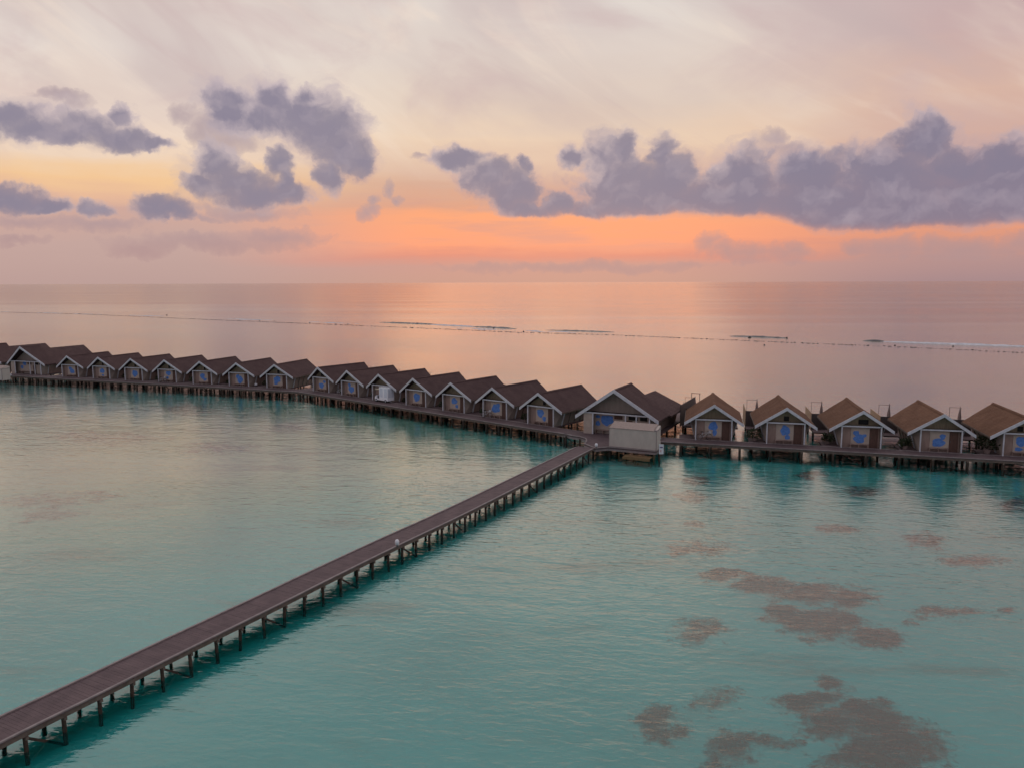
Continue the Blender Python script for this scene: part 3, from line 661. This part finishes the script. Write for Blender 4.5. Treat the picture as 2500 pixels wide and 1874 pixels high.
row_walk(C1, C4, 6.3, 17.0, 'boardwalk in front of the brown-roofed villas on the right', front=-1.75, pstep=3.0)
# junction platform
b = MB(); poly = [(5.2, 86.6), (6.6, 84.9), (7.5, 84.1), (8.0, 83.2), (8.0, 82.0), (7.6, 80.4), (8.5, 78.2), (9.9, 78.75), (14.4, 76.6), (15.3, 78.3), (15.6, 80.4), (16.2, 82.9), (15.2, 83.3), (8.4, 86.7), (6.5, 88.0)]
tp = empty('junction_platform', (11, 81, DZ)); poly = [(x - 11, y - 81) for x, y in poly]
MB().prism([(x, y, -.15) for x, y in poly], (0, 0, .135)).build('deck', 'deck_wood', tp)
b = MB()
for a, c in zip(poly, poly[1:10]):
    b.beam((*a, .03), (*c, .03), .12, .07); b.beam((a[0], a[1] + .08, -.26), (c[0], c[1] + .08, -.26), .07, .22)
b.build('edge_board', 'edge_wood', tp)
for x, y in ((-5.0, 4.4), (-3.6, 2.8), (-3.0, 1.4), (-2.6, -1.8), (-.9, -1.8), (-.5, .6), (3.9, .2), (4.2, -2.0), (1.2, 1.4)): MB().tube((x, y, -DZ + SB - .2), (x, y, -.16), .12, .11, 8).build('pile', 'pile_wood', tp)
for x, y in ((0.0, -2.2), (1.4, -2.95), (3.3, -3.9)): tag(MB().tube((x, y, -DZ + SB - .2), (x, y, -.16), .09, .09, 8).build('pile', 'pale_pile', tp), 'pale yellow pile under the shed')
tag(tp, 'wooden platform where the jetty meets the boardwalks', 'platform')

# shed with a roof that slopes to the front
SX = Vector((14.45 - 9.95, 76.65 - 78.85, 0)); sw_ = SX.length; sa = math.atan2(SX.y, SX.x)
ts = empty('service_shed', (9.95, 78.85, DZ), sa)
MB().hexa([(0, .03, .02), (sw_, .03, .02), (sw_, 1.55, .02), (0, 1.55, .02)], [(0, .03, 1.98), (sw_, .03, 1.98), (sw_, 1.55, 2.36), (0, 1.55, 2.36)]).build('wall', 'shed_wall', ts)
MB().hexa([(.06, -.02, 2.0), (sw_ - .3, -.02, 2.0), (sw_ - .3, 1.62, 2.42), (.06, 1.62, 2.42)], [(.06, -.02, 2.05), (sw_ - .3, -.02, 2.05), (sw_ - .3, 1.62, 2.47), (.06, 1.62, 2.47)]).build('roof', 'shed_roof', ts)
for x in (0.0, sw_ - .05): MB().box(x, x + .05, 0.0, .06, .02, 2.0).build('corner_trim', 'edge_wood', ts)
MB().box(.055, sw_ - .055, -.012, .026, .02, .11).build('base_trim', 'edge_wood', ts)
MB().box(sw_ - .26, sw_ + .02, -.03, 1.6, 2.02, 2.1).build('verge_board', 'edge_wood', ts)
tag(ts, 'pale windowless shed with low sloping roof on the platform edge', 'shed')
ts2 = copy_tree(ts); e2 = bp(6, 929, DZ); ts2.location = (e2.x - sw_ * math.cos(R(-20)), e2.y - sw_ * math.sin(R(-20)), DZ); ts2.rotation_euler = (0, 0, R(-20))
tag(ts2, 'pale shed cut by the left edge of the photo', 'shed')
# low landing stage under it
tl = empty('landing_stage', (11.9, 76.6, .0), sa)
MB().box(-.9, 1.9, .15, 1.2, .28, .36).build('deck', 'pale_pile', tl); MB().box(-.9, 1.9, .10, .16, .08, .30).build('edge_beam', 'pale_pile', tl)
for x in (-.7, .5, 1.7): MB().tube((x, .7, SB - .2), (x, .7, .275), .08, .08, 7).build('pile', 'pile_wood', tl)
tag(tl, 'small low landing stage of yellowish timber under the shed', 'landing stage')
# notice board
nb = empty('notice_board', tuple(Vector((14.72, 76.35, 0))), R(-12))
MB().tube((0, .06, SB - .2), (0, .06, 1.6), .09, .08, 8).build('post', 'pile_wood', nb)
bd = MB().box(-.05, .40, -.06, -.02, .75, 1.75).build('board', 'lamp_white', nb)
MB().box(.03, .32, -.075, -.062, 1.38, 1.50).build('printed_band', 'purple', bd); MB().box(.10, .17, -.075, -.062, .95, 1.2).build('printed_mark', 'red', bd)
tag(nb, 'small white notice board on a pile at the shed corner', 'sign')

# ------------------------------------------------------------------ white lamps
def lamp(p, label, s=1.0):
    t_ = empty('walkway_lamp', (p[0], p[1], DZ))
    MB().lathe([(.05 * s, .0), (.05 * s, .12), (.09 * s, .13)]).build('stem', 'metal_dark', t_)
    MB().lathe([(.06 * s, .13), (.13 * s, .17), (.165 * s, .27), (.165 * s, .36), (.12 * s, .46), (.03 * s, .50)], n=16).build('globe', 'lamp_white', t_, True)
    tag(t_, label, 'lamp', 'white globe lamps along the walkways')
lamp((-7.42, 48.35), 'white globe lamp on the edge of the jetty, halfway along', .85)
lamp((8.62, 78.35), 'white globe lamp where the jetty meets the platform')
lamp((39.6, 77.9), 'white globe lamp beside the plants between two brown-roofed villas', 1.35)
lamp((-42.2, 127.3), 'white globe lamp in a gap in the far left row', 1.5)
lamp((-92.0, 141.9), 'white globe lamp at the far left edge of the photo', 1.5)

# ------------------------------------------------------------------ utility cart
cp = bp(938, 980, DZ); dB = Vector((B1[0] - B7[0], B1[1] - B7[1], 0)).normalized()
tcart = empty('utility_cart', (cp.x, cp.y, DZ), math.atan2(dB.y, dB.x))   # local +x = direction of travel
MB().box(-1.5, 1.35, -.58, .58, .28, .48).hexa([(1.0, -.55, .48), (1.5, -.5, .30), (1.5, .5, .30), (1.0, .55, .48)], [(1.0, -.55, .95), (1.42, -.5, .72), (1.42, .5, .72), (1.0, .55, .95)]).build('chassis', 'cart_white', tcart)
bx = MB().box(-1.5, .35, -.60, .60, .485, 2.15).build('cargo_box', 'cart_white', tcart)
for x0, x1 in ((-1.38, -.72), (-.42, .25)):
    for s_ in (-1, 1): MB().box(x0, x1, s_ * .612 - .008, s_ * .612 + .008, .75, 2.0).build('canvas_panel', 'cart_canvas', bx)
for y0, y1 in ((-.5, -.06), (.06, .5)): MB().box(-1.515, -1.503, y0, y1, .75, 2.0).build('canvas_panel', 'cart_canvas', bx)
MB().hexa([(.352, -.58, 1.80), (1.3, -.55, 1.70), (1.3, .55, 1.70), (.352, .58, 1.80)], [(.352, -.58, 1.88), (1.3, -.55, 1.77), (1.3, .55, 1.77), (.352, .58, 1.88)]).build('canopy', 'cream', tcart)
for s_ in (-1, 1): MB().beam((1.28, s_ * .52, .72), (1.22, s_ * .52, 1.70), .04, .04).build('canopy_post', 'metal_dark', tcart)
MB().box(.38, .75, -.5, .5, .50, .85).box(.36, .48, -.5, .5, .85, 1.30).build('seat', 'rubber', tcart)
sc_ = MB().tube((1.2, -.25, .6), (.95, -.25, 1.05), .025).build('steering_column', 'rubber', tcart); MB().ring((.95, -.25, 1.05), (-.5, 0, .9), .17, .02).build('steering_wheel', 'rubber', sc_)
for x in (-1.0, 1.05):
    for s_ in (-1, 1):
        wl_ = MB().tube((x, s_ * .46, .22), (x, s_ * .62, .22), .22, .22, 14).build('wheel', 'rubber', tcart)
        MB().tube((x, s_ * .60, .22), (x, s_ * .635, .22), .10, .09, 10).build('hub', 'cart_white', wl_)
tag(tcart, 'white utility cart with enclosed box and open cab on the boardwalk', 'cart')

# ------------------------------------------------------------------ bicycles
def bicycle():
    t_ = empty('bicycle', (0, 0, DZ))
    for x in (-.52, .52):
        wh = MB().ring((x, 0, .34), (0, 1, 0), .32, .022).build('wheel', 'rubber', t_)
        b = MB()
        for k in range(8): a = k * math.pi / 4; b.beam((x, 0, .34), (x + .31 * math.cos(a), 0, .34 + .31 * math.sin(a)), .008, .008)
        b.build('spokes', 'bike_paint', wh)
    MB().tube((-.52, 0, .34), (-.14, 0, .34), .02).tube((-.14, 0, .34), (-.24, 0, .85), .02).tube((-.14, 0, .34), (.36, 0, .78), .02).tube((-.22, 0, .74), (.36, 0, .82), .02).tube((-.52, 0, .34), (-.22, 0, .72), .016).tube((.52, 0, .34), (.34, 0, .95), .02).build('frame', 'bike_paint', t_)
    MB().tube((.34, -.28, .98), (.34, .28, .98), .018).build('handlebar', 'metal_dark', t_)
    MB().hexa([(-.38, -.08, .86), (-.10, -.03, .86), (-.10, .03, .86), (-.38, .08, .86)], [(-.38, -.08, .93), (-.10, -.03, .92), (-.10, .03, .92), (-.38, .08, .93)]).build('saddle', 'rubber', t_)
    MB().box(.42, .70, -.14, .14, .78, 1.0).build('basket', 'bike_paint', t_)
    return t_
def at_villa(org, axis, u, y): a = R(axis); return (org[0] + u * math.cos(a) + y * math.sin(a), org[1] - u * math.sin(a) + y * math.cos(a))
bk0 = bicycle()
spots = [(CP[0], 13.4, -.95, .72, 'silver bicycle leaning by the porch of the villa right of the pavilion'), (lerp2(B1, B7, 5 / 6), 37.4, -1.3, .55, 'silver bicycle before the sixth villa past the walkway bend'),
         (lerp2(B1, B7, 1 / 6), 37.4, -2.7, .9, 'silver bicycle in the gap left of the second villa past the bend'), (lerp2(A1, A7, 3 / 6), 17.6, -1.0, .5, 'silver bicycle before a villa in the far left row')]
for i, (org, ax, u, y, lab) in enumerate(spots):
    o_ = bk0 if i == 0 else copy_tree(bk0)
    p = at_villa(org, ax, u, y); o_.location = (p[0], p[1], DZ + .003); o_.rotation_euler = (R(4), 0, -R(ax) + R(8))
    tag(o_, lab, 'bicycle', 'bicycles on the boardwalk')

# ------------------------------------------------------------------ plants beside the villas
def plant(seed, h, r):
    t_ = empty('potted_plant', (0, 0, DZ)); rng = random.Random(seed); b = MB()
    MB().lathe([(.20, 0), (.28, .34), (.25, .34), (.22, .30)], n=12).build('pot', 'fabric', t_)
    for k in range(7):
        a = rng.uniform(0, 6.28); MB
    st = MB()
    for k in range(6):
        a = rng.uniform(0, 6.28); q = rng.uniform(.3, .8) * r; st.tube((0, 0, .3), (q * math.cos(a), q * math.sin(a), h * rng.uniform(.6, .95)), .02, .008, 5)
    st.build('stems', 'pile_wood', t_)
    for k in range(330):
        a = rng.uniform(0, 6.28); z = rng.uniform(.25, 1.0) ** .9 * h; rr = r * math.sqrt(rng.random()) * (1.05 - .75 * abs(z / h - .45)) * rng.uniform(.7, 1.15)
        c = Vector((rr * math.cos(a), rr * math.sin(a), z)); d = Vector((math.cos(a) + rng.uniform(-.7, .7), math.sin(a) + rng.uniform(-.7, .7), rng.uniform(-.5, .9))).normalized()
        u = d.orthogonal().normalized() * rng.uniform(.05, .09); l = rng.uniform(.14, .26)
        b.add([c - u * .3, c + d * l * .5 - u, c + d * l, c + d * l * .5 + u], [(0, 1, 2, 3)])
    b.build('foliage', 'foliage', t_)
    return t_
pl = [plant(11, 1.25, .75), plant(12, 1.0, .6)]
used = set()
places = [(CP[1], 13.4, -3.0, 1.9, 'green potted plant left of the villa with the dark gable window', 0), (CP[3], 13.4, -2.95, 1.7, 'green potted plant left of the villa with the plain gable', 1), (CP[4], 13.4, -2.9, 1.6, 'largest green potted plant, left of the villa cut by the right edge', 0),
          (CP[2], 13.4, -2.9, 2.4, 'green potted plant left of the villa with the wide gable opening', 1)]
for i in range(1, 7): places.append((lerp2(B1, B7, i / 6), 37.4, -2.9, 1.5 + .2 * (i % 3), f'dark potted plant in the gap left of the {ordn[i]} villa past the bend', i % 2))
for i in (2, 3, 4, 5, 6): places.append((lerp2(A1, A7, i / 6), 17.6, -2.8, 1.6, f'dark potted plant in the gap left of the {ordn[i]} villa of the far left row', i % 2))
for k, (org, ax, u, y, lab, ty) in enumerate(places):
    o_ = pl[ty] if ty not in used else copy_tree(pl[ty]); used.add(ty)
    p = at_villa(org, ax, u, y); o_.location = (p[0], p[1], DZ); o_.rotation_euler = (0, 0, k * 1.7); sc = 1.35 if k == 2 else (1.0 if k < 4 else .8); o_.scale = (sc, sc, sc)
    tag(o_, lab, 'plant', 'potted plants between the villas')

# closed parasols on the sea side terraces
def parasol():
    t_ = empty('closed_parasol', (0, 0, DZ))
    MB().tube((0, 0, 0), (0, 0, 2.9), .025).build('pole', 'beam_wood', t_)
    MB().lathe([(.06, 1.3), (.20, 1.42), (.19, 1.7), (.13, 2.15), (.06, 2.5), (.02, 2.8)], n=10).build('canopy', 'fabric', t_)
    MB().lathe([(.3, 0), (.3, .06), (.08, .1)], n=12).build('base', 'metal_dark', t_)
    return t_
pp = parasol(); pk = [(CP[0], 13.4, -2.02, 13.3, 'folded parasol behind the villa right of the pavilion'), (CP[1], 13.4, -2.02, 13.3, 'folded parasol on the terrace behind the villa with the dark gable window'), (CP[2], 13.4, -2.02, 13.3, 'folded parasol behind the villa with the wide gable opening'),
      (CP[3], 13.4, -2.02, 13.3, 'folded parasol behind the villa with the plain gable'), (CP[4], 13.4, -2.02, 13.3, 'folded parasol nearest the right edge of the photo')]
for i, (org, ax, u, y, lab) in enumerate(pk):
    o_ = pp if i == 0 else copy_tree(pp); p = at_villa(org, ax, u, y); o_.location = (p[0], p[1], DZ - .005); tag(o_, lab, 'parasol', 'folded parasols on the terraces')

# ------------------------------------------------------------------ coral patches on the seabed (seen through the water)
def c7(l): return [(1500 + x * .452, 1250 + y * .452, a * .452, b * .452) for x, y, a, b in l]
def c0(l): return [(x * 1.1302, y * 1.1302, a * 1.1302, b * 1.1302) for x, y, a, b in l]
patches = [
 (c7([(420, 65, 55, 22)]), 'small brown coral patch below the brightest water by the right walkway'), (c7([(470, 190, 145, 50), (360, 210, 50, 40)]), 'brown coral patch right of the jetty, below a smaller one'),
 (c7([(1170, 88, 95, 30)]), 'oval brown coral patch in mid lagoon on the right'), (c7([(1680, 155, 108, 42)]), 'brown coral patch toward the right edge, left of a longer one'), (c7([(1950, 255, 140, 42)]), 'long thin coral patch near the right edge'),
 (c7([(580, 350, 140, 28), (800, 390, 180, 45), (1050, 440, 210, 58), (1290, 465, 125, 62)]), 'long curved brown coral patch, upper of the two large ones'), (c7([(920, 550, 150, 62), (1130, 600, 250, 75), (1390, 665, 150, 52)]), 'wide brown coral patch directly below the long curved one'),
 (c7([(470, 650, 160, 66)]), 'faint coral patch left of the two large brown ones'), (c7([(1870, 550, 225, 42), (2150, 545, 60, 22)]), 'thin streak of coral at the right edge'), (c7([(1610, 600, 78, 26)]), 'tiny coral patch left of the thin streak'),
 (c7([(1200, 930, 110, 42)]), 'small coral patch just above the darkest one'), (c7([(560, 1020, 135, 70)]), 'mottled coral patch left of the darkest one'), (c7([(240, 1130, 140, 85), (320, 1180, 80, 50)]), 'scattered coral patch near the bottom middle'),
 (c7([(1090, 1020, 170, 62), (1290, 1150, 300, 105), (1450, 1260, 290, 130), (1380, 1360, 330, 90)]), 'darkest and largest coral patch at the bottom right'), (c7([(600, 1250, 190, 70), (850, 1270, 130, 50), (620, 1340, 140, 50)]), 'ragged coral patch at the bottom edge, left of the darkest'),
 (c0([(1500, 1034, 32, 10)]), 'small coral patch close below the walkway right of the shed'), (c0([(1497, 1072, 28, 15)]), 'round coral patch below the small one right of the shed'), (c0([(1750, 1025, 40, 7)]), 'thin dark coral patch below the second brown villa'),
 (c0([(1855, 1060, 38, 10)]), 'coral patch below the third brown villa'), (c0([(2200, 1092, 32, 18)]), 'coral patch touching the right edge below the walkway'), (c0([(620, 922, 34, 8)]), 'faint coral patch left of the middle boardwalk'),
 (c0([(400, 885, 40, 9)]), 'faint coral patch below the far left villas'), (c0([(470, 965, 55, 8), (430, 970, 20, 6)]), 'faint coral streak in the left lagoon'), (c0([(240, 945, 75, 10), (170, 940, 40, 7)]), 'long faint coral streak far left'), (c0([(90, 1082, 62, 13), (200, 1070, 50, 9), (110, 1108, 45, 9)]), 'faint coral patch near the left edge'),
]
from mathutils import noise as mnoise
for k, (els, lab) in enumerate(patches):
    rng = random.Random(500 + k); cen = bp(els[0][0], els[0][1], SB); E_ = []
    top = .86 if k in (5, 6, 13) else (.40 if k >= 20 else .60)
    grow = 1.5 if k >= 20 else 1.12
    for (cx, cy, rx, ry) in els:
        c = bp(cx, cy, SB); ax = (bp(cx + rx, cy, SB) - bp(cx - rx, cy, SB)) / 2; ay = (bp(cx, cy - ry, SB) - bp(cx, cy + ry, SB)) / 2
        det = ax.x * ay.y - ax.y * ay.x; E_.append((c, ax * grow, ay * grow, det * grow * grow))
    x0 = min(c.x - 1.5 * (abs(ax.x) + abs(ay.x)) for c, ax, ay, _ in E_); x1 = max(c.x + 1.5 * (abs(ax.x) + abs(ay.x)) for c, ax, ay, _ in E_)
    y0 = min(c.y - 1.5 * (abs(ax.y) + abs(ay.y)) for c, ax, ay, _ in E_); y1 = max(c.y + 1.5 * (abs(ax.y) + abs(ay.y)) for c, ax, ay, _ in E_)
    st = max(.16, min(.5, max(x1 - x0, y1 - y0) / 90)); nx, ny = int((x1 - x0) / st) + 1, int((y1 - y0) / st) + 1
    def cover(x, y):
        wx = x + 1.1 * mnoise.noise(Vector((x * .33, y * .33, k))) + .4 * mnoise.noise(Vector((x * 1.1, y * 1.1, k + 9))); wy = y + 1.1 * mnoise.noise(Vector((x * .33, y * .33, k + 5))) + .4 * mnoise.noise(Vector((x * 1.1, y * 1.1, k + 7)))
        best = -1.0
        for c, ax, ay, det in E_:
            dx, dy = wx - c.x, wy - c.y
            u = (dx * ay.y - dy * ay.x) / det; v = (ax.x * dy - ax.y * dx) / det
            best = max(best, 1.0 - math.hypot(u, v))
        return max(0.0, min(1.0, (best + .14) * 1.7)) * top
    idx = {}; vs = []; cv = []; fs = []
    val = [[cover(x0 + i * st, y0 + j * st) for i in range(nx + 1)] for j in range(ny + 1)]
    def vert(i, j):
        if (i, j) not in idx:
            idx[(i, j)] = len(vs); h_ = val[j][i] * (.16 + .10 * mnoise.noise(Vector(((x0 + i * st) * 1.6, (y0 + j * st) * 1.6, 2.0))))
            vs.append((x0 + i * st - cen.x, y0 + j * st - cen.y, .008 + max(0.0, h_))); cv.append(val[j][i])
        return idx[(i, j)]
    for j in range(ny):
        for i in range(nx):
            if max(val[j][i], val[j][i + 1], val[j + 1][i], val[j + 1][i + 1]) > .01: fs.append((vert(i, j), vert(i + 1, j), vert(i + 1, j + 1), vert(i, j + 1)))
    b = MB(); b.add(vs, fs); me = b.mesh('coral_patch', 'coral', True)
    at_ = me.attributes.new('cover', 'FLOAT', 'POINT'); at_.data.foreach_set('value', cv)
    o_ = put('coral_patch', me); o_.location = cen
    tag(o_, lab, 'coral', 'coral patches under the shallow water')

# ------------------------------------------------------------------ reef edge: breaking swell, foam and rocks
def ribbon(pts, wfun, hfun, step, seed):
    P = resample(pts, step); b = MB(); rng = random.Random(seed); rows_ = []
    for i, p in enumerate(P):
        d = (P[min(i + 1, len(P) - 1)] - P[max(0, i - 1)]).normalized(); nn = Vector((-d.y, d.x, 0)); t_ = i / len(P)
        w_ = wfun(t_, i, rng); h_ = hfun(t_, i, rng)
        rows_.append([p - nn * w_, p - nn * w_ * .35 + Vector((0, 0, h_ * .75)), p + Vector((0, 0, h_)), p + nn * w_ * .6 + Vector((0, 0, h_ * .6)), p + nn * w_ * 1.4])
    vs = [q + Vector((0, 0, .01)) for r_ in rows_ for q in r_]
    b.add(vs, [(i * 5 + j, i * 5 + j + 1, (i + 1) * 5 + j + 1, (i + 1) * 5 + j) for i in range(len(rows_) - 1) for j in range(4)])
    return b
def rb(L): return [tuple(bp(a, c, 0)[:2]) for a, c in L]
r1 = [(930, 789), (1100, 794), (1250, 803), (1420, 809)]
hump = lambda a, t_: a * max(0.0, math.sin(math.pi * t_)) ** .6
def seg(L, w_, h_, m_, name, seed, lab, mx=.6):
    o_ = ribbon(rb(L), lambda t_, i, r: w_ * (.35 + .65 * hump(1, t_)) * r.uniform(.7, 1.25), lambda t_, i, r: hump(h_, t_) * r.uniform(.75, 1.2), 1.2, seed).build(name, m_, None, False)
    tag(o_, lab, 'wave', 'waves breaking on the reef')
seg([(925, 787), (1000, 790), (1075, 793)], 1.2, .5, 'swell_water', 'breaking_wave', 1, 'dark wave crest on the reef, leftmost of the dark ones')
seg([(1050, 792.5), (1100, 795), (1165, 798)], 1.5, .38, 'foam', 'breaking_wave', 2, 'short white foam crest between two dark crests on the reef')
seg([(1150, 797.5), (1200, 800), (1262, 803)], 1.1, .48, 'swell_water', 'breaking_wave', 3, 'dark wave crest right of the short white crest on the reef')
seg([(1330, 806), (1430, 809), (1500, 811)], 1.0, .34, 'swell_water', 'breaking_wave', 4, 'thin dark wave crest in the middle of the reef')
seg([(1780, 821), (1850, 823), (1925, 826)], 1.0, .42, 'swell_water', 'breaking_wave', 5, 'short dark wave crest on the reef above the right villas')
seg([(2150, 834), (2300, 840), (2600, 850)], 1.4, .42, 'foam', 'breaking_wave', 6, 'long white foam crest at the right end of the reef')
seg([(2105, 832), (2130, 833), (2165, 834.5)], .9, .5, 'swell_water', 'breaking_wave', 7, 'tiny dark crest at the start of the long white one')
# low rubble line: nobody could count it
b = MB(); rng = random.Random(77)
line = resample(rb([(-40, 761), (200, 767), (500, 780), (800, 792), (1000, 800), (1250, 811), (1500, 818), (1900, 835), (2200, 847), (2560, 864)]), .9)
for i, p in enumerate(line):
    if mnoise.noise(Vector((i * .03, 0, 4))) < -.85: continue
    for _ in range(2): s_ = rng.uniform(.15, .4); b.lump((p.x + rng.gauss(0, .5), p.y + rng.gauss(0, .5), -.12), (s_ * 1.6, s_, .13 + .12 * rng.random()), rng, 5, 2)
tag(b.build('reef_rubble', 'rock'), 'thin line of dark coral rubble along the reef', 'reef', kind='stuff')
b = MB(); line2 = resample(rb([(-40, 760), (400, 772), (860, 790), (1100, 800), (1400, 812)]), 1.5)
for i, p in enumerate(line2):
    if mnoise.noise(Vector((i * .05, 3, 1))) > .05: s_ = rng.uniform(.5, 1.4); b.lump((p.x + rng.gauss(0, 1.5), p.y + rng.gauss(0, 1.5), -.03), (s_ * 2, s_ * .8, .10), rng, 7, 2)
tag(b.build('surf_foam', 'foam'), 'patchy white foam washing along the reef', 'foam', kind='stuff')
rk = None
for i, (x, y) in enumerate([(193, 766), (407, 770), (634, 783), (670, 784), (725, 789), (756, 788), (849, 792), (1183, 807), (1205, 802), (1278, 810), (1830, 825), (1921, 826), (1866, 843), (2185, 844), (2327, 846), (820, 792)]):
    p = bp(x, y, 0)
    if rk is None:
        rk = MB().lump((0, 0, -.2), (.9, .55, .85), random.Random(5), 8, 4).build('reef_rock', 'rock'); o_ = rk
    else:
        o_ = rk.copy(); S.collection.objects.link(o_)
    o_.location = p; s_ = random.uniform(.3, .62); o_.scale = (s_, s_, s_); o_.rotation_euler = (0, 0, random.uniform(0, 6))
    tag(o_, 'small dark rock poking out of the water along the reef line', 'rock', 'rocks along the reef')
